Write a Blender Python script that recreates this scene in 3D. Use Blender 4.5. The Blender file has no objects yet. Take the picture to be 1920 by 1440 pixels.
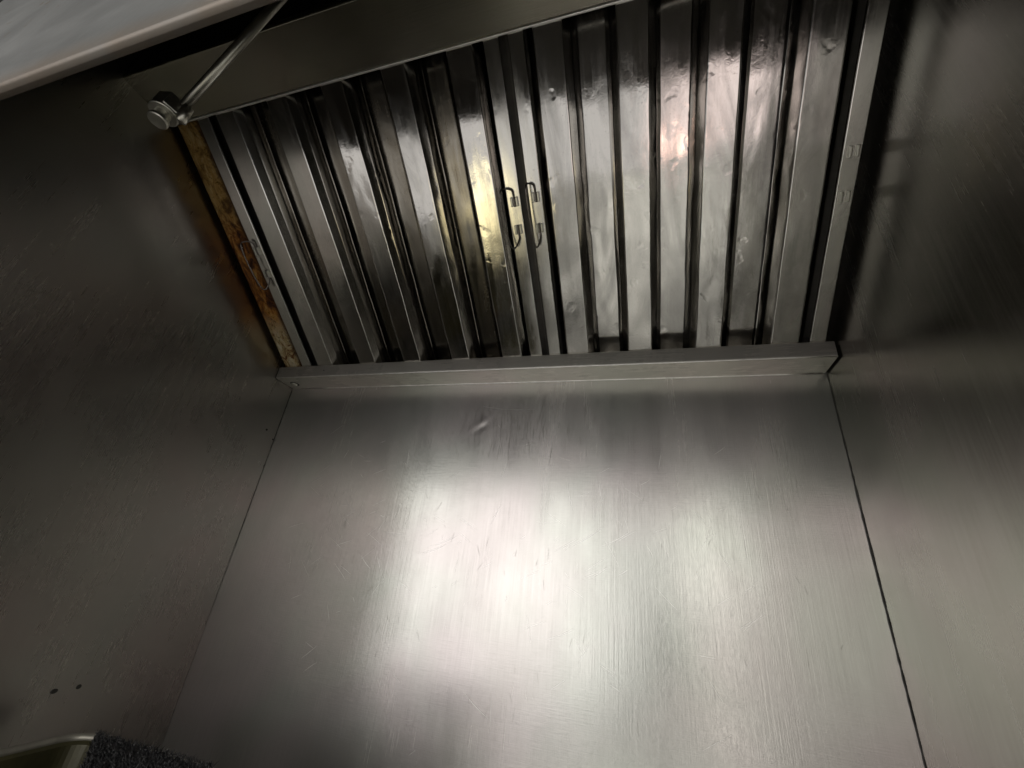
import bpy, bmesh, math, random
from mathutils import Vector, Matrix, noise
random.seed(7)
S = bpy.context.scene
COL = S.collection
R = math.radians

# ------------------------------------------------------------------ camera
cam = bpy.data.cameras.new('camera'); cam_ob = bpy.data.objects.new('camera', cam); COL.objects.link(cam_ob)
cam.sensor_fit = 'HORIZONTAL'; cam.sensor_width = 36.0; cam.lens = 14.80
cam.clip_start = 0.01; cam.clip_end = 100
right = Vector((0.95811281, 0.26681652, 0.10406148))
fwd = Vector((-0.28511248, 0.85434531, 0.43451693))
up = Vector((0.02703185, -0.44598546, 0.89463191))
m = Matrix((right, up, -fwd)).transposed().to_4x4()
m.translation = Vector((0.72401, -0.66494, -0.34171))
cam_ob.matrix_world = m
S.camera = cam_ob

# ------------------------------------------------------------------ world, exposure
w = bpy.data.worlds.new('World'); S.world = w; w.use_nodes = True
w.node_tree.nodes['Background'].inputs[0].default_value = (0.95, 1.0, 0.93, 1)
w.node_tree.nodes['Background'].inputs[1].default_value = 0.025
S.view_settings.view_transform = 'Standard'; S.view_settings.look = 'None'
S.view_settings.exposure = 0.22; S.view_settings.gamma = 1.0
S.cycles.use_denoising = True

# ------------------------------------------------------------------ area lamps standing in for the unseen kitchen and its reflections
def lamp(name, loc, target, sx, sy, radiance, colour):
    l = bpy.data.lights.new(name, 'AREA'); l.shape = 'RECTANGLE'; l.size = sx; l.size_y = sy
    l.energy = radiance * math.pi * sx * sy; l.color = colour
    o = bpy.data.objects.new(name, l); COL.objects.link(o)
    o.location = loc
    d = Vector(target) - Vector(loc)
    o.rotation_euler = d.to_track_quat('-Z', 'Y').to_euler()
    return o
def wall_lamp(name, x0, x1, z0, z1, y, radiance, colour):      # upright, facing the back panel
    cx, cz = (x0 + x1) / 2, (z0 + z1) / 2
    return lamp(name, (cx, y, cz), (cx, y + 1, cz), x1 - x0, z1 - z0, radiance, colour)
wall_lamp('room_lamp', -2.6, 0.6, -0.95, 1.6, -2.6, 1.9, (1.0, 0.965, 0.945))
wall_lamp('room_lamp', 0.6, 3.0, -0.36, 1.6, -2.6, 0.85, (1.0, 0.955, 0.925))
lamp('floor_fill', (0.3, -2.0, -1.6), (0.3, -2.0, 0.0), 5.0, 2.3, 0.62, (1.0, 0.97, 0.94))  # added upward panel in place of a lit floor, reflected in the filters
wall_lamp('patch_lamp', -0.85, 0.48, -0.92, 0.9, -2.0, 0.13, (1.0, 0.97, 0.935))  # unseen source, sized to the bright patch in the back panel
wall_lamp('bright_lamp', -0.52, 0.26, -0.42, 0.40, -1.95, 0.10, (1.0, 0.98, 0.95))
wall_lamp('bright_lamp', -0.12, 0.08, -1.10, 0.28, -1.90, 0.24, (1.0, 0.98, 0.95))
wall_lamp('tube_lamp', 0.99, 1.17, -1.15, 0.5, -1.95, 1.75, (1.0, 0.97, 0.88))
lamp('ceiling_lamp', (0.2, -1.7, 1.7), (0.2, -1.5, 0), 1.6, 0.7, 0.5, (0.97, 1.0, 0.95))
lamp('worktop_fill', (0.98, -1.35, 0.62), (0.86, -0.40, -0.70), 0.35, 0.25, 7.5, (1.0, 0.98, 0.93)).data.spread = R(60)  # added fill that brightens the unseen worktop
lamp('yellow_fill', (0.24, -0.72, -0.62), (0.52, -0.24, 0.16), 0.20, 0.24, 0.055, (1.0, 0.86, 0.45)).data.spread = R(34)  # added fill for the yellow reflection in the left filter
lamp('warm_fill', (0.84, -0.72, -0.44), (0.78, -0.28, 0.19), 0.08, 0.06, 0.10, (1.0, 0.55, 0.42)).data.spread = R(40)  # added fill in place of a hand reflected in the right filter

lamp('rose_fill', (0.98, -0.95, -0.60), (0.85, -0.30, 0.20), 0.40, 0.26, 0.035, (1.0, 0.70, 0.66)).data.spread = R(50)  # added fill giving the right filter a pinkish reflection
# ------------------------------------------------------------------ material helpers
class NT:
    def __init__(s, name):
        s.m = bpy.data.materials.new(name); s.m.use_nodes = True
        s.t = s.m.node_tree; s.n = s.t.nodes; s.b = s.n['Principled BSDF']
    def new(s, typ, **kw):
        x = s.n.new(typ)
        for k, v in kw.items(): setattr(x, k, v)
        return x
    def link(s, a, b): s.t.links.new(a, b)
    def coords(s, scale=(1, 1, 1), rot=(0, 0, 0), rnd=True):
        tc = s.new('ShaderNodeTexCoord'); mp = s.new('ShaderNodeMapping')
        mp.inputs['Scale'].default_value = scale; mp.inputs['Rotation'].default_value = rot
        if rnd:
            oi = s.new('ShaderNodeObjectInfo'); ml = s.new('ShaderNodeMath', operation='MULTIPLY'); ml.inputs[1].default_value = 37.0
            ad = s.new('ShaderNodeVectorMath', operation='ADD')
            s.link(oi.outputs['Random'], ml.inputs[0]); s.link(tc.outputs['Object'], ad.inputs[0]); s.link(ml.outputs[0], ad.inputs[1])
            s.link(ad.outputs[0], mp.inputs['Vector'])
        else: s.link(tc.outputs['Object'], mp.inputs['Vector'])
        return mp.outputs[0]
    def noise(s, vec, scale, detail=3, rough=0.5, dist=0.0):
        x = s.new('ShaderNodeTexNoise'); x.inputs['Scale'].default_value = scale; x.inputs['Detail'].default_value = detail
        x.inputs['Roughness'].default_value = rough; x.inputs['Distortion'].default_value = dist
        s.link(vec, x.inputs['Vector']); return x.outputs['Fac']
    def ramp(s, fac, stops):
        x = s.new('ShaderNodeValToRGB'); e = x.color_ramp.elements
        while len(e) < len(stops): e.new(0.5)
        for i, (p, c) in enumerate(stops):
            e[i].position = p; e[i].color = (c, c, c, 1) if isinstance(c, (int, float)) else (*c, 1)
        s.link(fac, x.inputs[0]); return x.outputs[0]
    def math(s, op, a, b):
        x = s.new('ShaderNodeMath', operation=op)
        for i, v in enumerate((a, b)):
            if isinstance(v, (int, float)): x.inputs[i].default_value = v
            else: s.link(v, x.inputs[i])
        return x.outputs[0]
    def mix(s, fac, a, b):
        x = s.new('ShaderNodeMix', data_type='RGBA')
        for i, v in ((0, fac), (6, a), (7, b)):
            if isinstance(v, (int, float)): x.inputs[i].default_value = v
            elif isinstance(v, tuple): x.inputs[i].default_value = (*v, 1)
            else: s.link(v, x.inputs[i])
        return x.outputs[2]
    def bump(s, h, strength, dist, prev=None):
        x = s.new('ShaderNodeBump'); x.inputs['Strength'].default_value = strength; x.inputs['Distance'].default_value = dist
        s.link(h, x.inputs['Height'])
        if prev is not None: s.link(prev, x.inputs['Normal'])
        return x.outputs[0]
    def out(s, col=None, rough=None, normal=None, metal=1.0, spec=None):
        b = s.b; b.inputs['Metallic'].default_value = metal
        for k, v in (('Base Color', col), ('Roughness', rough), ('Normal', normal)):
            if v is None: continue
            if isinstance(v, tuple): b.inputs[k].default_value = (*v, 1)
            elif isinstance(v, (int, float)): b.inputs[k].default_value = v
            else: s.link(v, b.inputs[k])
        if spec is not None: b.inputs['Specular IOR Level'].default_value = spec
        return s.m

def brushed(name, grain, cross, r0=0.16, r1=0.30, base=(0.62, 0.61, 0.59), warm=(0.63, 0.58, 0.57), cool=(0.58, 0.60, 0.55), aniso=0.0, gb=0.25, haze=0.35):
    t = NT(name)
    gv = t.coords(grain, rnd=False); cv = t.coords(cross, rnd=False); pv = t.coords(rnd=False)
    g = t.noise(gv, 1.0, 4, 0.65); c = t.noise(cv, 1.0, 3, 0.6)
    smear = t.noise(t.coords((9, 9, 3.0), rnd=False), 1.0, 4, 0.55, 0.6)
    tint = t.noise(pv, 5.0, 2, 0.5, 0.4)
    col = t.mix(t.ramp(tint, [(0.35, 0.0), (0.65, 1.0)]), warm, cool)
    col = t.mix(0.15, col, base)
    col = t.mix(t.math('MULTIPLY', t.ramp(g, [(0.35, 0.0), (0.7, 1.0)]), 0.18), col, (0.40, 0.39, 0.37))
    rough = t.math('ADD', t.math('MULTIPLY', t.ramp(smear, [(0.3, 0.0), (0.72, 1.0)]), r1 - r0), r0)
    rough = t.math('ADD', rough, t.math('MULTIPLY', t.math('SUBTRACT', g, 0.5), 0.10))
    g3 = t.noise(t.coords(tuple(x * 0.36 if x > 200 else x * 0.5 for x in grain), rnd=False), 1.0, 3, 0.6)
    wipe = t.noise(t.coords(tuple(34 if x > 200 else (3.2 if x > 5 else 1) for x in grain), rnd=False), 1.0, 5, 0.6, 0.5)
    rough = t.math('ADD', rough, t.math('MULTIPLY', t.math('SUBTRACT', g3, 0.5), 0.10))
    rough = t.math('ADD', rough, t.math('MULTIPLY', t.math('SUBTRACT', wipe, 0.5), 0.10))
    col = t.mix(t.math('MULTIPLY', t.ramp(g3, [(0.40, 0.0), (0.70, 1.0)]), 0.12), col, (0.36, 0.35, 0.33))
    cloud = t.noise(pv, 7.0, 5, 0.62, 0.8)
    rough = t.math('ADD', rough, t.math('MULTIPLY', t.math('SUBTRACT', cloud, 0.5), 0.16))
    col = t.mix(t.math('MULTIPLY', t.ramp(cloud, [(0.35, 0.0), (0.7, 1.0)]), 0.22), col, (0.44, 0.42, 0.38))
    h = t.math('ADD', t.math('ADD', g, g3), t.math('MULTIPLY', c, 0.8))
    nb = t.bump(h, gb, 0.0006)
    if aniso:
        t.b.inputs['Anisotropic'].default_value = aniso
        tg = t.new('ShaderNodeTangent', direction_type='UV_MAP'); t.link(tg.outputs[0], t.b.inputs['Tangent'])
    mt = t.out(col, rough, nb)
    if haze:
        g2 = t.new('ShaderNodeBsdfPrincipled'); g2.inputs['Metallic'].default_value = 1.0; g2.inputs['Roughness'].default_value = 0.52
        t.link(col, g2.inputs['Base Color']); t.link(nb, g2.inputs['Normal'])
        mx = t.new('ShaderNodeMixShader'); mx.inputs[0].default_value = haze
        t.link(t.b.outputs[0], mx.inputs[1]); t.link(g2.outputs[0], mx.inputs[2])
        t.link(mx.outputs[0], t.n['Material Output'].inputs['Surface'])
    return mt

def sheet_shiny(name, r0, r1, base, dent=1.0, stain=(0.34, 0.335, 0.32), stain_amt=0.35):
    t = NT(name)
    v = t.coords(); 
    big = t.noise(t.coords((26, 11, 26)), 1.0, 1.5, 0.45, 0.3); fine = t.noise(v, 160.0, 4, 0.6, 1.0)
    st = t.noise(t.coords((14, 3.5, 14)), 1.0, 5, 0.62, 1.6)
    sp = t.noise(v, 420.0, 2, 0.5)
    vo = t.new('ShaderNodeTexVoronoi'); vo.feature = 'SMOOTH_F1'; vo.inputs['Scale'].default_value = 30.0; vo.inputs['Smoothness'].default_value = 0.6
    wv = t.new('ShaderNodeTexNoise'); wv.inputs['Scale'].default_value = 40.0; t.link(v, wv.inputs['Vector']); wa = t.new('ShaderNodeVectorMath', operation='MULTIPLY_ADD'); wa.inputs[1].default_value = (0.03, 0.03, 0.03); t.link(wv.outputs['Color'], wa.inputs[0]); t.link(v, wa.inputs[2]); t.link(wa.outputs[0], vo.inputs['Vector'])
    line = t.noise(t.coords((420, 7, 420)), 1.0, 3, 0.6)
    pit = t.ramp(vo.outputs['Distance'], [(0.0, 0.0), (0.22, 1.0)])
    col = t.mix(t.math('MULTIPLY', t.ramp(st, [(0.44, 0.0), (0.66, 1.0)]), stain_amt), base, stain)
    col = t.mix(t.math('MULTIPLY', t.ramp(sp, [(0.66, 0.0), (0.72, 1.0)]), 0.35), col, (0.24, 0.22, 0.19))
    rough = t.math('ADD', t.math('MULTIPLY', t.ramp(st, [(0.3, 0.0), (0.7, 1.0)]), r1 - r0), r0)
    rough = t.math('ADD', rough, t.math('MULTIPLY', t.math('SUBTRACT', fine, 0.5), 0.12))
    rough = t.math('ADD', rough, t.math('MULTIPLY', t.math('SUBTRACT', line, 0.5), 0.14))
    n1 = t.bump(big, 0.36 * dent, 0.0034)
    n2 = t.bump(pit, 0.13 * dent, 0.0014, n1)
    n3 = t.bump(fine, 0.07 * dent, 0.0007, n2)
    return t.out(col, rough, n3)

def plain(name, col, rough, metal=0.0, var=0.15, scale=60.0, bump=0.0):
    t = NT(name); f = t.noise(t.coords(), scale, 4, 0.6)
    c = t.mix(t.ramp(f, [(0.3, 0.0), (0.7, 1.0)]), tuple(x * (1 - var) for x in col), tuple(min(1, x * (1 + var)) for x in col))
    r = t.math('ADD', t.math('MULTIPLY', t.math('SUBTRACT', f, 0.5), 0.2), rough)
    return t.out(c, r, t.bump(f, bump, 0.001) if bump else None, metal)

M = {}
# fine vertical grain on the upright panels, faint cross grain
M['back'] = brushed('brushed_steel_back', (900, 1, 14), (30, 1, 700), 0.16, 0.27, aniso=0.72, gb=0.14, haze=0.40)
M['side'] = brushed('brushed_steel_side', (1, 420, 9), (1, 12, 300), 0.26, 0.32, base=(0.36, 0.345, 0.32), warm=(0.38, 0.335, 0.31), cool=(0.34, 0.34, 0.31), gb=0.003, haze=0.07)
M['side_dark'] = brushed('shaded_steel_side', (1, 420, 9), (1, 12, 300), 0.22, 0.27, base=(0.20, 0.196, 0.18), warm=(0.21, 0.185, 0.168), cool=(0.19, 0.192, 0.155), gb=0.004, haze=0.06)  # darker copy of the side steel; right wall's shade is in the colour
M['trim'] = brushed('brushed_steel_trim', (20, 700, 700), (300, 300, 20), 0.20, 0.32, base=(0.64, 0.61, 0.57), warm=(0.64, 0.60, 0.56), cool=(0.62, 0.61, 0.55), gb=0.05, haze=0.75)
M['ledge'] = brushed('brushed_steel_ledge', (20, 700, 700), (300, 300, 20), 0.16, 0.24, base=(0.42, 0.40, 0.32), warm=(0.42, 0.39, 0.32), cool=(0.40, 0.39, 0.29), gb=0.06, haze=0.10)
M['face'] = sheet_shiny('polished_filter_steel', 0.05, 0.22, (0.64, 0.62, 0.59), 1.15, stain_amt=0.65)
M['calm'] = sheet_shiny('flat_filter_steel', 0.10, 0.24, (0.66, 0.645, 0.61), 0.30, stain_amt=0.2)
M['deep'] = sheet_shiny('shaded_greasy_filter_steel', 0.10, 0.30, (0.34, 0.32, 0.285), 0.7, (0.13, 0.10, 0.06), 0.6)  # greasy stains, with the shade of the left back baffles in the base
M['wire'] = plain('dark_steel_wire', (0.18, 0.165, 0.15), 0.28, 1.0)
M['zinc'] = plain('zinc_fitting', (0.52, 0.51, 0.45), 0.33, 1.0)
M['dark'] = plain('matt_dark', (0.02, 0.019, 0.016), 0.6)
M['plenum'] = plain('grey_plenum', (0.22, 0.21, 0.19), 0.5, 0.5)
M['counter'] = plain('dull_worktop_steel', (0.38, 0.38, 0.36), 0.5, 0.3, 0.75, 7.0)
M['inner'] = plain('unlit_inner_steel', (0.09, 0.086, 0.078), 0.45, 1.0, 0.2, 9.0)  # dark base carries the shade of the hood's unlit inside
M['scratch'] = plain('bright_scratch', (0.72, 0.71, 0.68), 0.42, 1.0)
M['edge'] = plain('highlight_steel', (0.90, 0.88, 0.84), 0.38, 1.0)  # extra pale steel: edge highlights put into the base colour
M['scuff'] = plain('dark_scuff', (0.24, 0.23, 0.21), 0.4, 1.0)

def rust():
    t = NT('rusty_greasy_steel'); v = t.coords(rnd=False)
    a = t.noise(t.coords((46, 24, 46), rnd=False), 1.0, 7, 0.70, 1.4); f = t.noise(v, 150.0, 5, 0.7)
    sep = t.new('ShaderNodeSeparateXYZ'); tc = t.new('ShaderNodeTexCoord'); t.link(tc.outputs['Object'], sep.inputs[0])
    X, Y = sep.outputs['X'], sep.outputs['Y']
    wob = t.math('MULTIPLY', t.math('SUBTRACT', a, 0.5), 0.16); Yw = t.math('ADD', Y, wob)
    gold = t.ramp(a, [(0.40, (0.16, 0.085, 0.020)), (0.52, (0.46, 0.28, 0.08)), (0.63, (0.56, 0.42, 0.19))])
    brown = t.ramp(a, [(0.38, (0.035, 0.011, 0.005)), (0.47, (0.22, 0.075, 0.015)), (0.56, (0.46, 0.20, 0.036)), (0.64, (0.54, 0.34, 0.11))])
    pale = t.ramp(a, [(0.40, (0.16, 0.05, 0.013)), (0.47, (0.56, 0.43, 0.21)), (0.60, (0.76, 0.70, 0.54))])
    col = t.mix(t.ramp(Yw, [(0.08, 0.0), (0.13, 1.0)]), pale, brown)
    col = t.mix(t.ramp(Yw, [(0.27, 0.0), (0.32, 1.0)]), col, gold)
    col = t.mix(t.ramp(t.math('ADD', X, t.math('MULTIPLY', f, 0.018)), [(0.054, 0.0), (0.0600, 0.9)]), col, (0.030, 0.010, 0.004))
    col = t.mix(t.math('MULTIPLY', t.ramp(f, [(0.56, 0.0), (0.64, 1.0)]), 0.5), col, (0.04, 0.013, 0.005))
    n = t.bump(f, 0.5, 0.0015, t.bump(a, 0.6, 0.004))
    return t.out(col, t.math('ADD', t.math('MULTIPLY', f, 0.35), 0.14), n, 0.55)
M['rust'] = rust()

def grimy(name):
    t = NT(name); v = t.coords(rnd=False)
    a = t.noise(v, 9.0, 5, 0.6, 1.0); s = t.noise(v, 95.0, 3, 0.55, 0.5); st = t.noise(t.coords((16, 16, 11), rnd=False), 1.0, 4, 0.6, 0.4)
    col = t.mix(t.ramp(a, [(0.35, 0.0), (0.68, 1.0)]), (0.14, 0.143, 0.138), (0.19, 0.193, 0.187))
    col = t.mix(t.math('MULTIPLY', t.ramp(s, [(0.60, 0.0), (0.66, 1.0)]), t.ramp(st, [(0.48, 0.0), (0.60, 0.9)])), col, (0.13, 0.10, 0.07))
    sep = t.new('ShaderNodeSeparateXYZ'); tc = t.new('ShaderNodeTexCoord'); t.link(tc.outputs['Object'], sep.inputs[0])
    edge = t.math('MULTIPLY', t.ramp(t.math('ADD', t.math('ADD', sep.outputs['Z'], 0.052), t.math('MULTIPLY', a, 0.02)), [(0.0, 1.0), (0.014, 0.8), (0.034, 0.0)]), t.ramp(st, [(0.3, 0.5), (0.58, 1.0)]))  # brown hem edge, with the roll's dark reflection painted in
    col = t.mix(edge, col, (0.16, 0.13, 0.10))
    return t.out(col, t.math('ADD', t.math('MULTIPLY', a, 0.10), 0.42), t.bump(s, 0.25, 0.001), 0.6)
M['grimy'] = grimy('grimy_front_steel')

# ------------------------------------------------------------------ object helpers
def mesh_ob(name, verts, faces, mat, parent=None, smooth=False, uv=None):
    me = bpy.data.meshes.new(name); me.from_pydata([tuple(v) for v in verts], [], faces); me.update()
    me.materials.append(mat)
    if smooth: me.shade_smooth()
    o = bpy.data.objects.new(name, me); COL.objects.link(o)
    if parent is not None: o.parent = parent
    return o
def tag(o, label=None, cat=None, group=None, kind=None):
    for k, v in (('label', label), ('category', cat), ('group', group), ('kind', kind)):
        if v: o[k] = v
    return o
def empty(name, mw=None):
    o = bpy.data.objects.new(name, None); COL.objects.link(o); o.empty_display_size = 0.05
    if mw is not None: o.matrix_world = mw
    return o
def bm_ob(name, bm, mat, parent=None, smooth=False, bevel=0.0):
    if bevel:
        bmesh.ops.bevel(bm, geom=list(bm.edges), offset=bevel, segments=2, profile=0.5, affect='EDGES')
    bmesh.ops.recalc_face_normals(bm, faces=list(bm.faces))
    me = bpy.data.meshes.new(name); bm.to_mesh(me); bm.free(); me.materials.append(mat)
    if smooth: me.shade_smooth()
    o = bpy.data.objects.new(name, me); COL.objects.link(o)
    if parent is not None: o.parent = parent
    return o
def box_bm(x0, x1, y0, y1, z0, z1, bm=None):
    bm = bm or bmesh.new()
    v = [bm.verts.new(p) for p in ((x0, y0, z0), (x1, y0, z0), (x1, y1, z0), (x0, y1, z0), (x0, y0, z1), (x1, y0, z1), (x1, y1, z1), (x0, y1, z1))]
    for f in ((0, 3, 2, 1), (4, 5, 6, 7), (0, 1, 5, 4), (1, 2, 6, 5), (2, 3, 7, 6), (3, 0, 4, 7)): bm.faces.new([v[i] for i in f])
    return bm
def fillet(pts, r, n=3):
    """round the inner corners of an open polyline of 2-D points"""
    out = [Vector(pts[0])]
    for a, b, c in zip(pts, pts[1:], pts[2:]):
        a, b, c = Vector(a), Vector(b), Vector(c)
        d1 = (a - b).normalized(); d2 = (c - b).normalized()
        p1 = b + d1 * r; p2 = b + d2 * r
        for i in range(n + 1):
            u = i / n; out.append(p1 * (1 - u) ** 2 + b * 2 * u * (1 - u) + p2 * u * u)
    out.append(Vector(pts[-1])); return out
def sheet(name, prof, s0, s1, mat, parent, thick=0.0009, nseg=2, wob=0.0, r=0.0016, seed=0.0):
    """a folded sheet: 2-D profile (x, depth) drawn out along the local Y axis"""
    p = fillet(prof, r) if len(prof) > 2 else [Vector(q) for q in prof]
    vs, fs = [], []
    for j in range(nseg + 1):
        y = s0 + (s1 - s0) * j / nseg
        for q in p:
            dx = dz = 0.0
            if wob:
                n = noise.noise_vector(Vector((q.x * 25 + seed, y * 14, q.y * 30)))
                n2 = noise.noise_vector(Vector((q.x * 60 + seed, y * 45, q.y * 60 + 9)))
                dx = wob * (n.x + 0.35 * n2.x); dz = wob * (n.y + 0.35 * n2.y) * 0.8
            vs.append((q.x + dx, y, q.y + dz))
    k = len(p)
    for j in range(nseg):
        for i in range(k - 1): fs.append((j * k + i, j * k + i + 1, (j + 1) * k + i + 1, (j + 1) * k + i))
    o = mesh_ob(name, vs, fs, mat, parent, True)
    so = o.modifiers.new('thickness', 'SOLIDIFY'); so.thickness = thick; so.offset = 0
    wn = o.modifiers.new('normals', 'WEIGHTED_NORMAL'); wn.weight = 90
    return o
def tube(name, pts, rad, mat, parent=None, sides=8, sub=4, jitter=None):
    """a round wire through points (smoothed)"""
    P = [Vector(p) for p in pts]
    if sub > 1 and len(P) > 2:
        Q = []
        for i in range(len(P) - 1):
            a, b, c, d = P[max(i - 1, 0)], P[i], P[i + 1], P[min(i + 2, len(P) - 1)]
            for k in range(sub):
                u = k / sub
                Q.append(0.5 * (2 * b + (c - a) * u + (2 * a - 5 * b + 4 * c - d) * u * u + (3 * b - a - 3 * c + d) * u ** 3))
        Q.append(P[-1]); P = Q
    vs, fs = [], []; ref = None
    for i, q in enumerate(P):
        d = (P[min(i + 1, len(P) - 1)] - P[max(i - 1, 0)]).normalized()
        if ref is None: ref = d.orthogonal().normalized()
        ref = (ref - d * ref.dot(d)).normalized(); b = d.cross(ref)
        rr = rad if jitter is None else rad * jitter(i)
        for k in range(sides):
            a = 2 * math.pi * k / sides; vs.append(q + (ref * math.cos(a) + b * math.sin(a)) * rr)
    n = len(P)
    for i in range(n - 1):
        for k in range(sides):
            fs.append((i * sides + k, i * sides + (k + 1) % sides, (i + 1) * sides + (k + 1) % sides, (i + 1) * sides + k))
    fs.append(tuple(reversed(range(sides)))); fs.append(tuple((n - 1) * sides + k for k in range(sides)))
    return mesh_ob(name, vs, fs, mat, parent, True)
def lathe(name, axis_p, axis_d, prof, mat, parent, sides=24, smooth=True):
    """solid of revolution; prof = (distance along axis, radius)"""
    d = Vector(axis_d).normalized(); a = d.orthogonal().normalized(); b = d.cross(a); o = Vector(axis_p)
    vs, fs = [], []
    for (h, r) in prof:
        for k in range(sides):
            t = 2 * math.pi * (k + 0.5) / sides; vs.append(o + d * h + (a * math.cos(t) + b * math.sin(t)) * r)
    for i in range(len(prof) - 1):
        for k in range(sides):
            fs.append((i * sides + k, i * sides + (k + 1) % sides, (i + 1) * sides + (k + 1) % sides, (i + 1) * sides + k))
    fs.append(tuple(reversed(range(sides)))); fs.append(tuple((len(prof) - 1) * sides + k for k in range(sides)))
    ob = mesh_ob(name, vs, fs, mat, parent, False)
    return ob

# ------------------------------------------------------------------ the setting
def panel(name, axis, at, u0, u1, v0, v1, nu, nv, mat, thick, fn):
    """a slightly wavy sheet-metal panel; axis 'y' = back, 'x' = side"""
    vs, fs = [], []
    for j in range(nv + 1):
        for i in range(nu + 1):
            u = u0 + (u1 - u0) * i / nu; v = v0 + (v1 - v0) * j / nv
            d = fn(u, v)
            vs.append((u, at + d, v) if axis == 'y' else (at + d, u, v))
    for j in range(nv):
        for i in range(nu):
            a = j * (nu + 1) + i; fs.append((a, a + 1, a + nu + 2, a + nu + 1))
    o = mesh_ob(name, vs, fs, mat, None, True)
    me = o.data; uv = me.uv_layers.new(name='UVMap')          # u runs up the panel: the tangent of its grain
    for lp in me.loops:
        q = me.vertices[lp.vertex_index].co; uv.data[lp.index].uv = (q.z, q.x + q.y)
    so = o.modifiers.new('thickness', 'SOLIDIFY'); so.thickness = thick; so.offset = 1 if at > 0.5 else -1; so.use_rim = False
    return tag(o, kind='structure')
def back_wave(u, v):
    d = 0.0007 * noise.noise(Vector((u * 3.2, 3.1, v * 2.6))) + 0.00025 * noise.noise(Vector((u * 9, 7.7, v * 7)))
    # the small dent under the gutter
    a, b = u - 0.456, v + 0.089
    p = (a * 0.75 + b * 0.65); q = (-a * 0.65 + b * 0.75)
    d += 0.0009 * math.exp(-(p / 0.011) ** 2 - (q / 0.0045) ** 2) - 0.0005 * math.exp(-(p / 0.014) ** 2 - ((q - 0.009) / 0.006) ** 2)
    return d
def side_wave(u, v): return 0.0007 * noise.noise(Vector((u * 3.5 + 4, 1.3, v * 3.0)))
back = panel('back_wall', 'y', 0.0, -0.02, 1.02, -1.0, 0.6, 260, 400, M['back'], 0.004, back_wave)
left_w = panel('left_wall', 'x', 0.0, -0.6, -0.0003, -1.0, 0.6, 60, 120, M['side'], 0.003, lambda u, v: min(0.0, 0) + 0.7 * side_wave(u, v))
right_w = panel('right_wall', 'x', 1.0, -0.6, -0.0003, -1.0, 0.6, 60, 120, M['side_dark'], 0.003, side_wave)
tag(bm_ob('worktop', box_bm(-0.3, 1.3, -0.80, -0.006, -0.74, -0.70), M['counter'], bevel=0.004), kind='structure')

# corner welds
pts = [(1.0 - 0.0006 + random.uniform(-.0004, .0004), -0.0009, -0.002 - i * 0.0075) for i in range(92)]
tube('corner_seam', pts, 0.00052, M['dark'], back, 6, 1, lambda i: 0.5 + 0.5 * min(1.3, i / 30) + 0.25 * noise.noise(Vector((i * 0.6, 0, 0))))
pts = [(0.0006 + random.uniform(-.0003, .0003), -0.0008, -0.003 - i * 0.0075) for i in range(90)]
tube('corner_seam', pts, 0.00045, M['dark'], back, 6, 1, lambda i: max(0.2, 0.85 - i / 90 + 0.35 * noise.noise(Vector((i * 0.5, 4, 0)))))

# scratches: slivers lying on the back panel
def slivers(name, items, mat):
    vs, fs = [], []
    for (x, z, ang, ln, wd, curve) in items:
        n = 5; b = len(vs)
        for k in range(n + 1):
            u = k / n - 0.5; a = ang + curve * u
            cx = x + math.cos(a) * ln * u; cz = z + math.sin(a) * ln * u
            h = wd * (1 - abs(2 * u) ** 2.2) * 0.5 + 0.00004
            nx, nz = -math.sin(a) * h, math.cos(a) * h
            y = back_wave(cx, cz) - 0.00025
            vs += [(cx + nx, y, cz + nz), (cx - nx, y, cz - nz)]
        for k in range(n): fs.append((b + 2 * k, b + 2 * k + 1, b + 2 * k + 3, b + 2 * k + 2))
    o = mesh_ob(name, vs, fs, mat, back); o['kind'] = 'stuff'; return o
it = []
for _ in range(150):
    it.append((random.uniform(0.12, 0.88), random.gauss(-0.28, 0.09), random.choice((R(30), R(32), R(24), R(38), R(-28), R(-40), R(-62), R(75), R(95), R(8))) + random.gauss(0, .12), random.uniform(.006, .04), random.uniform(.00025, .0005), random.uniform(-.12, .12)))
for (x, z, a, l) in ((.585, -.245, 4, .035), (.648, -.262, 34, .06), (.69, -.262, 30, .05), (.618, -.205, -74, .045), (.665, -.195, -82, .04), (.50, -.055, -4, .10), (.42, -.285, 25, .05), (.40, -.30, 22, .05), (.31, -.33, -60, .05), (.285, -.33, -38, .035), (.505, -.49, -30, .05)):
    it.append((x, z, R(a), l, .0006, .15))
slivers('scratch_marks', it, M['scratch'])
it = []
for _ in range(110):
    x = random.gauss(0.53, 0.07); it.append((x, random.gauss(-0.085, 0.03), R(90) + random.gauss(0, .12), random.uniform(.008, .035), random.uniform(.0002, .0005), random.uniform(-.2, .2)))
for _ in range(60):
    it.append((random.uniform(0.1, 0.95), random.uniform(-0.5, -0.1), R(90) + random.gauss(0, .3), random.uniform(.005, .02), random.uniform(.0002, .0004), 0))
slivers('scuff_marks', it, M['scuff'])

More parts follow.
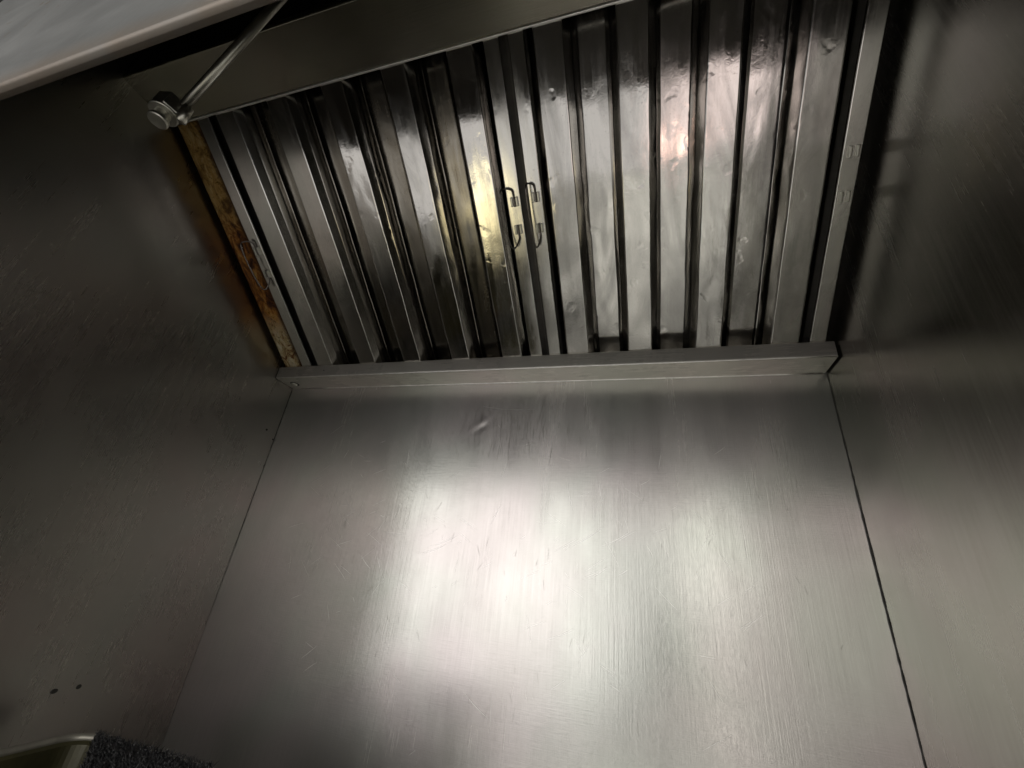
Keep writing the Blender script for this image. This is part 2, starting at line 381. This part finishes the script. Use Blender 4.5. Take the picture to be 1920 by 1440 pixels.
# drill holes and pin marks in the left wall
for (y, z, ry, rz) in ((-0.187, -0.520, .0034, .0022), (-0.160, -0.519, .0026, .0022), (-0.026, -0.105, .0018, .0018), (-0.0035, -0.118, .0014, .0014)):
    vs = [(0.0012, y, z)] + [(0.0012, y + ry * math.cos(k * math.pi / 8), z + rz * math.sin(k * math.pi / 8)) for k in range(16)]
    rim = [(0.0004, y + 1.25 * ry * math.cos(k * math.pi / 8), z + 1.25 * rz * math.sin(k * math.pi / 8)) for k in range(16)]
    n = len(vs); vs += rim
    fs = [(0, 1 + k, 1 + (k + 1) % 16) for k in range(16)] + [(1 + k, n + k, n + (k + 1) % 16, 1 + (k + 1) % 16) for k in range(16)]
    mesh_ob('drill_hole', vs, fs, M['dark'], left_w)

# ------------------------------------------------------------------ the hood
G, H, TH = 0.0510, 0.0257, R(34.9644)
AX = Vector((0, -math.cos(TH), math.sin(TH))); NN = Vector((0, -math.sin(TH), -math.cos(TH)))
P0 = Vector((0, -G + 0.010, H - 0.005))
FM = Matrix(((1, 0, 0), AX, NN)).transposed().to_4x4(); FM.translation = P0
hood = empty('range_hood')
tag(hood, 'stainless steel kitchen hood interior with a gutter along the back wall and a dark canopy', 'range hood')
# gutter: folded sheet under the filters
def extrude_x(name, prof, x0, x1, mat, r=0.0015, thick=0.0012, nseg=24, wob=0.00025):
    p = fillet(prof, r); vs, fs = [], []
    for j in range(nseg + 1):
        x = x0 + (x1 - x0) * j / nseg
        for q in p: vs.append((x, q.x + wob * noise.noise(Vector((x * 9, q.y * 40, 2))), q.y + wob * noise.noise(Vector((x * 8, q.x * 40, 5)))))
    k = len(p)
    for j in range(nseg):
        for i in range(k - 1): fs.append((j * k + i, j * k + i + 1, (j + 1) * k + i + 1, (j + 1) * k + i))
    o = mesh_ob(name, vs, fs, mat, hood, True)
    so = o.modifiers.new('thickness', 'SOLIDIFY'); so.thickness = thick; so.offset = 0
    o.modifiers.new('normals', 'WEIGHTED_NORMAL').weight = 90
    return o
gut = extrude_x('gutter', [(-0.0008, 0.0), (-G, 0.0), (-G, H), (-G + 0.006, H - 0.004)], 0.002, 0.997, M['trim'], r=0.0022, wob=0.00008)
tube('gutter_highlight', [(0.05 + 0.0472 * i, -0.0011, -0.0010) for i in range(21)], 0.0011, M['edge'], gut, 6, 1)  # thin pale tube drawn as the highlight along the wall joint
tube('gutter_highlight', [(0.003 + 0.0497 * i, -G - 0.0001, 0.0001) for i in range(21)], 0.0010, M['edge'], gut, 6, 1)  # pale tube drawn as the highlight on the lip's lower edge
lathe('screw', (0.0255, -0.0235, -0.0008), (0, 0, -1), [(0, .0066), (.0014, .0064), (.0034, .0046), (.0040, .0020)], M['zinc'], gut, 14)
lathe('screw_stain', (0.0262, -0.0232, -0.0007), (0, 0, -1), [(0, .0095), (.0005, .0088)], M['dark'], gut, 16)
lathe('rivet', (0.118, -G - 0.0008, 0.013), (0, -1, 0), [(0, .0014), (.0006, .001)], M['dark'], gut, 10)
# rusty filter rail on the left
rail = sheet('filter_rail', [(0.0095, -0.030), (0.0095, -0.004), (0.0565, -0.004), (0.0565, -0.030)], -0.012, 0.452, M['rust'], hood, 0.0012, 90, 0.0007, 0.003, 3.0)
rail.matrix_local = FM
tag(rail, 'orange rusty rail at the left end of the filters')
# ledge over the filter tops with a hemmed edge
ZL = P0.z + 0.455 * math.sin(TH) - 0.001; YL = P0.y - 0.455 * math.cos(TH)
ledge = extrude_x('filter_ledge', [(YL, ZL), (YL - 0.074, ZL), (YL - 0.0745, ZL + 0.006)], 0.0003, 0.9997, M['ledge'], 0.003, wob=0.00004)
hem = [(0.002 + 0.0199 * i * 2.5, YL + 0.0005, ZL - 0.0014) for i in range(21)]
tube('ledge_hem', hem, 0.0021, M['edge'], ledge, 8, 1)
# front panel with a rolled bottom edge; its outer face catches the kitchen light
YF, ZF = -0.600, -0.055
front = extrude_x('front_panel', [(YF + 0.0075, ZF + 0.034), (YF + 0.0075, ZF), (YF, ZF), (YF, 0.60)], -0.003, 1.003, M['grimy'], 0.0037, 0.0015, 30, 0.0001)
bm_ob('canopy_top', box_bm(-0.003, 1.003, -0.598, -0.0, 0.600, 0.604), M['plenum'], hood)
pl = bm_ob('slit_reflector', box_bm(0.003, 0.997, -0.02, 0.50, -0.064, -0.060), M['plenum'], hood); pl.matrix_local = FM  # added sheet behind the filters, catches light so the slits turn grey
bm_ob('canopy_shade_sheet', box_bm(0.004, 0.996, -0.5915, -0.590, -0.030, 0.598), M['inner'], hood)  # dark sheet for the unlit inside of the front panel
bm_ob('canopy_shade_sheet', box_bm(0.0003, 0.9997, YL - 0.0735, YL - 0.0720, ZL + 0.004, 0.598), M['dark'], hood)  # black sheet standing for the unlit hollow above the ledge

# ------------------------------------------------------------------ the two baffle filters
def grease_filter(x0, fx, fw, rail_l, rail_r, label, rhw):
    t = empty('grease_filter', Matrix.Translation(P0 + Vector((x0, 0, 0))) @ FM.to_3x3().to_4x4())
    tag(t, label, 'grease filter', 'steel baffle filters in the hood')
    S0, S1 = -0.022, 0.500
    lg = rhw; dp = 0.0325 if x0 > 0.3 else 0.0365
    n = 0
    for c in fx:
        n += 1
        sd = x0 * 50 + n * 7.3
        calm = x0 < 0.3 and n <= 2
        sheet('front_baffle', [(c - x0 - fw / 2 - lg, -0.0235), (c - x0 - fw / 2 - lg * 0.6, -0.0115), (c - x0 - fw / 2, 0.0), (c - x0 + fw / 2, 0.0), (c - x0 + fw / 2 + lg * 0.6, -0.0115), (c - x0 + fw / 2 + lg, -0.0235)], S0, S1,
              M['calm'] if calm else M['face'], t, 0.0009, 70, 0.00035 if calm else 0.00075, 0.0012, sd)
    mids = [(a + b) / 2 for a, b in zip(fx, fx[1:])]
    for i, c in enumerate(mids):
        sheet('back_baffle', [(c - x0 - 0.0275, -0.0265), (c - x0 - 0.0215, -dp), (c - x0 + 0.0215, -dp), (c - x0 + 0.0275, -0.0265)], S0, S1,
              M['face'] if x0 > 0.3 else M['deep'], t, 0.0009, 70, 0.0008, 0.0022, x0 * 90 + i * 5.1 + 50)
    for (a, b, out) in (rail_l + (-1,), rail_r + (1,)):
        xo, xi = (a, b) if out < 0 else (b, a)
        sheet('side_rail', [(xi - x0, -0.004), (xi - x0, 0.0), (xo - x0, 0.0), (xo - x0, -0.038)], S0, S1, M['calm'], t, 0.0012, 60, 0.0004, 0.0010, x0 * 31 + out)
    for (s, d) in ((S0 - 0.002, -0.001), (S1 + 0.002, -0.001)):
        bm_ob('end_rail', box_bm(rail_l[0] - x0 + 0.003, rail_r[1] - x0 - 0.003, s - 0.0015, s + 0.0015, -0.040, d), M['deep'], t)
    return t
FL = [0.1140, 0.2150, 0.3140, 0.4140, 0.5130]
FR = [0.6295, 0.7300, 0.8315, 0.9350]
flt_l = grease_filter(0.058, FL, 0.0340, (0.058, 0.079), (0.547, 0.567), 'wider left steel baffle filter with five bright slats beside the rusty rail', 0.0140)
flt_r = grease_filter(0.580, FR, 0.0352, (0.580, 0.599), (0.968, 0.987), 'narrower right steel baffle filter with four dented slats beside the dark right wall', 0.0148)

def tab(parent, x, s, w=0.0034, ln=0.0135):
    """punched staple: two little raised straps"""
    bm = bmesh.new()
    for dx in (-0.0038, 0.0038):
        box_bm(x + dx - w / 2, x + dx + w / 2, s - ln / 2, s + ln / 2, 0.0002, 0.0046, bm)
    o = bm_ob('staple', bm, M['zinc'], parent, False, 0.0009)
    return o
def handle(parent, x0, xt, st, sb, lean, out=0.016):
    h = tube('bail_handle', [(xt - x0, st - 0.010, 0.0022), (xt - x0, st + 0.004, 0.0026), (xt - x0 - lean * .12, st + 0.0135, 0.005), (xt - x0 - lean * .8, st + 0.0165, out * .7), (xt - x0 - lean, st + 0.009, out),
        (xt - x0 - lean * 1.02, (st + sb) / 2, out * 1.05), (xt - x0 - lean * .78, sb - 0.013, out), (xt - x0 - lean * .45, sb - 0.021, out * .75), (xt - x0 - lean * .02, sb - 0.0105, 0.005), (xt - x0, sb - 0.002, 0.0026), (xt - x0, sb + 0.011, 0.0022)], 0.00125, M['wire'], parent, 8, 5)
    for s in (st - 0.003, sb + 0.004): 
        o = tab(parent, xt - x0, s); 
    return h
handle(flt_l, 0.058, 0.0690, 0.247, 0.198, 0.017)
handle(flt_l, 0.058, 0.5580, 0.262, 0.216, 0.016)
handle(flt_r, 0.580, 0.5905, 0.264, 0.214, 0.010)
tab(flt_r, 0.9785 - 0.580, 0.256); tab(flt_r, 0.9775 - 0.580, 0.206)

# ------------------------------------------------------------------ hanging rod with its nut and bolt
rod_t = empty('hanging_rod', Matrix.Translation(Vector((0.3052, -0.5257, 0.0304))))
tag(rod_t, 'thin steel rod hanging beside the dark left wall with a hex nut and bolt end', 'rod')
ra, rb = Vector((0.0132, 0.0016, 0.0055)), Vector((0.1209, -0.0233, 0.1252))
tube('rod', [ra, (ra + rb) / 2, rb], 0.0043, M['zinc'], rod_t, 12, 1)
tube('coupling', [Vector((0.0115, 0.0065, -0.0098)), Vector((0.0171, 0.0034, 0.0046))], 0.0046, M['zinc'], rod_t, 12, 1)
ax0, ax1 = Vector((0.0000, -0.0015, 0.0075)), Vector((-0.0001, -0.0030, -0.0287))
ad = (ax1 - ax0).normalized()
lathe('hex_nut', ax0, ad, [(-0.004, .0104), (-0.003, .0118), (0.012, .0118), (0.013, .0108)], M['zinc'], rod_t, 6)
lathe('washer', ax0 + ad * 0.0142, ad, [(0, .0112), (.0005, .0120), (.0018, .0120), (.0023, .0112)], M['zinc'], rod_t, 28)
lathe('bolt_end', ax0 + ad * 0.0165, ad, [(0, .0065), (.006, .0063), (.0068, .0082), (.0098, .0084), (.0106, .0074)], M['zinc'], rod_t, 28)

# ------------------------------------------------------------------ tray and black bristly pad at the lower left
def olive():
    t = NT('dull_olive_metal'); f = t.noise(t.coords(), 14.0, 4, 0.6, 1.0)
    c = t.ramp(f, [(0.35, (0.035, 0.033, 0.015)), (0.55, (0.06, 0.055, 0.024)), (0.72, (0.07, 0.03, 0.014))])
    return t.out(c, 0.35, t.bump(f, 0.2, 0.002), 0.3)
tray = empty('tray', Matrix.Translation(Vector((0.24, -0.352, -0.70))))
tag(tray, 'dull olive tray with a pale rolled rim against the left wall', 'tray')
def rrect(hx, hy, r, bulge, n=8):
    pts = []
    for (cx, cy, a0) in ((hx - r, hy - r, 0), (-hx + r, hy - r, 90), (-hx + r, -hy + r, 180), (hx - r, -hy + r, 270)):
        for k in range(n + 1):
            a = R(a0 + 90 * k / n); pts.append((cx + r * math.cos(a), cy + r * math.sin(a)))
    return pts
rings = [(0.150, 0.155, 0.004, 0.02), (0.172, 0.175, 0.138, 0.026), (0.178, 0.181, 0.1415, 0.030)]
vs, fs = [], []
for hx, hy, z, r in rings: vs += [(x, y, z) for x, y in rrect(hx, hy, r, 0)]
n = len(vs) // 3
for j in range(2):
    for k in range(n): fs.append((j * n + k, j * n + (k + 1) % n, (j + 1) * n + (k + 1) % n, (j + 1) * n + k))
fs.append(tuple(range(n)))
b = mesh_ob('basin', vs, fs, olive(), tray); b.modifiers.new('thickness', 'SOLIDIFY').thickness = 0.0015
tube('rim', [(x, y, 0.1425) for x, y in rrect(0.180, 0.183, 0.032, 0)] + [(0.180, 0.151, 0.1425)], 0.0052, plain('pale_rim', (0.26, 0.25, 0.21), 0.4, 0.6), tray, 10, 1)

def bristle():
    t = NT('black_bristle'); f = t.noise(t.coords(), 240.0, 4, 0.6)
    return t.out(t.ramp(f, [(0.4, (0.003, 0.003, 0.003)), (0.75, (0.010, 0.010, 0.011))]), 0.28, t.bump(f, 0.7, 0.003), 0.0, 0.35)
M['bristle'] = bristle()
pad = empty('scrub_pad', Matrix.Translation(Vector((0.24, -0.24, -0.560))))
tag(pad, 'black bristly scrub pad lying over the rim of the olive tray', 'scrub pad')
pi = pad.matrix_world.inverted()
A, B, C_, D = (pi @ Vector(q) for q in ((0.078, -0.170, -0.5520), (0.292, -0.198, -0.5380), (0.42, -0.33, -0.5480), (0.228, -0.285, -0.5560)))
vs, fs = [], []; N = 26
for j in range(N + 1):
    for i in range(N + 1):
        u, v = i / N, j / N
        q = (A * (1 - u) + B * u) * (1 - v) + (D * (1 - u) + C_ * u) * v
        e = min(u, 1 - u, v, 1 - v)
        q = q + Vector((0, 0, 0.004 * noise.noise(Vector((u * 9, v * 9, 1))) - (0.004 if e < 0.001 else 0)))
        vs.append(q)
for j in range(N):
    for i in range(N):
        a = j * (N + 1) + i; fs.append((a, a + N + 1, a + N + 2, a + 1))
pb = mesh_ob('pad_body', vs, fs, M['bristle'], pad, True); so = pb.modifiers.new('thickness', 'SOLIDIFY'); so.thickness = 0.014; so.offset = -1
fv, ff = [], []
for _ in range(9000):
    u, v = random.random(), random.random()
    q = (A * (1 - u) + B * u) * (1 - v) + (D * (1 - u) + C_ * u) * v + Vector((0, 0, -0.001))
    d = Vector((random.gauss(0, .6), random.gauss(0, .6), 1)).normalized(); ln = random.uniform(.003, .007)
    s = d.orthogonal().normalized() * 0.00035; k = len(fv)
    bend = Vector((random.gauss(0, 1), random.gauss(0, 1), 0)) * .0015
    fv += [q - s, q + s, q + d * ln * .6 + s * .8 + bend * .4, q + d * ln * .6 - s * .8 + bend * .4, q + d * ln + bend]
    ff += [(k, k + 1, k + 2, k + 3), (k + 3, k + 2, k + 4)]
fib = mesh_ob('bristles', fv, ff, M['bristle'], pad); fib['kind'] = 'stuff'
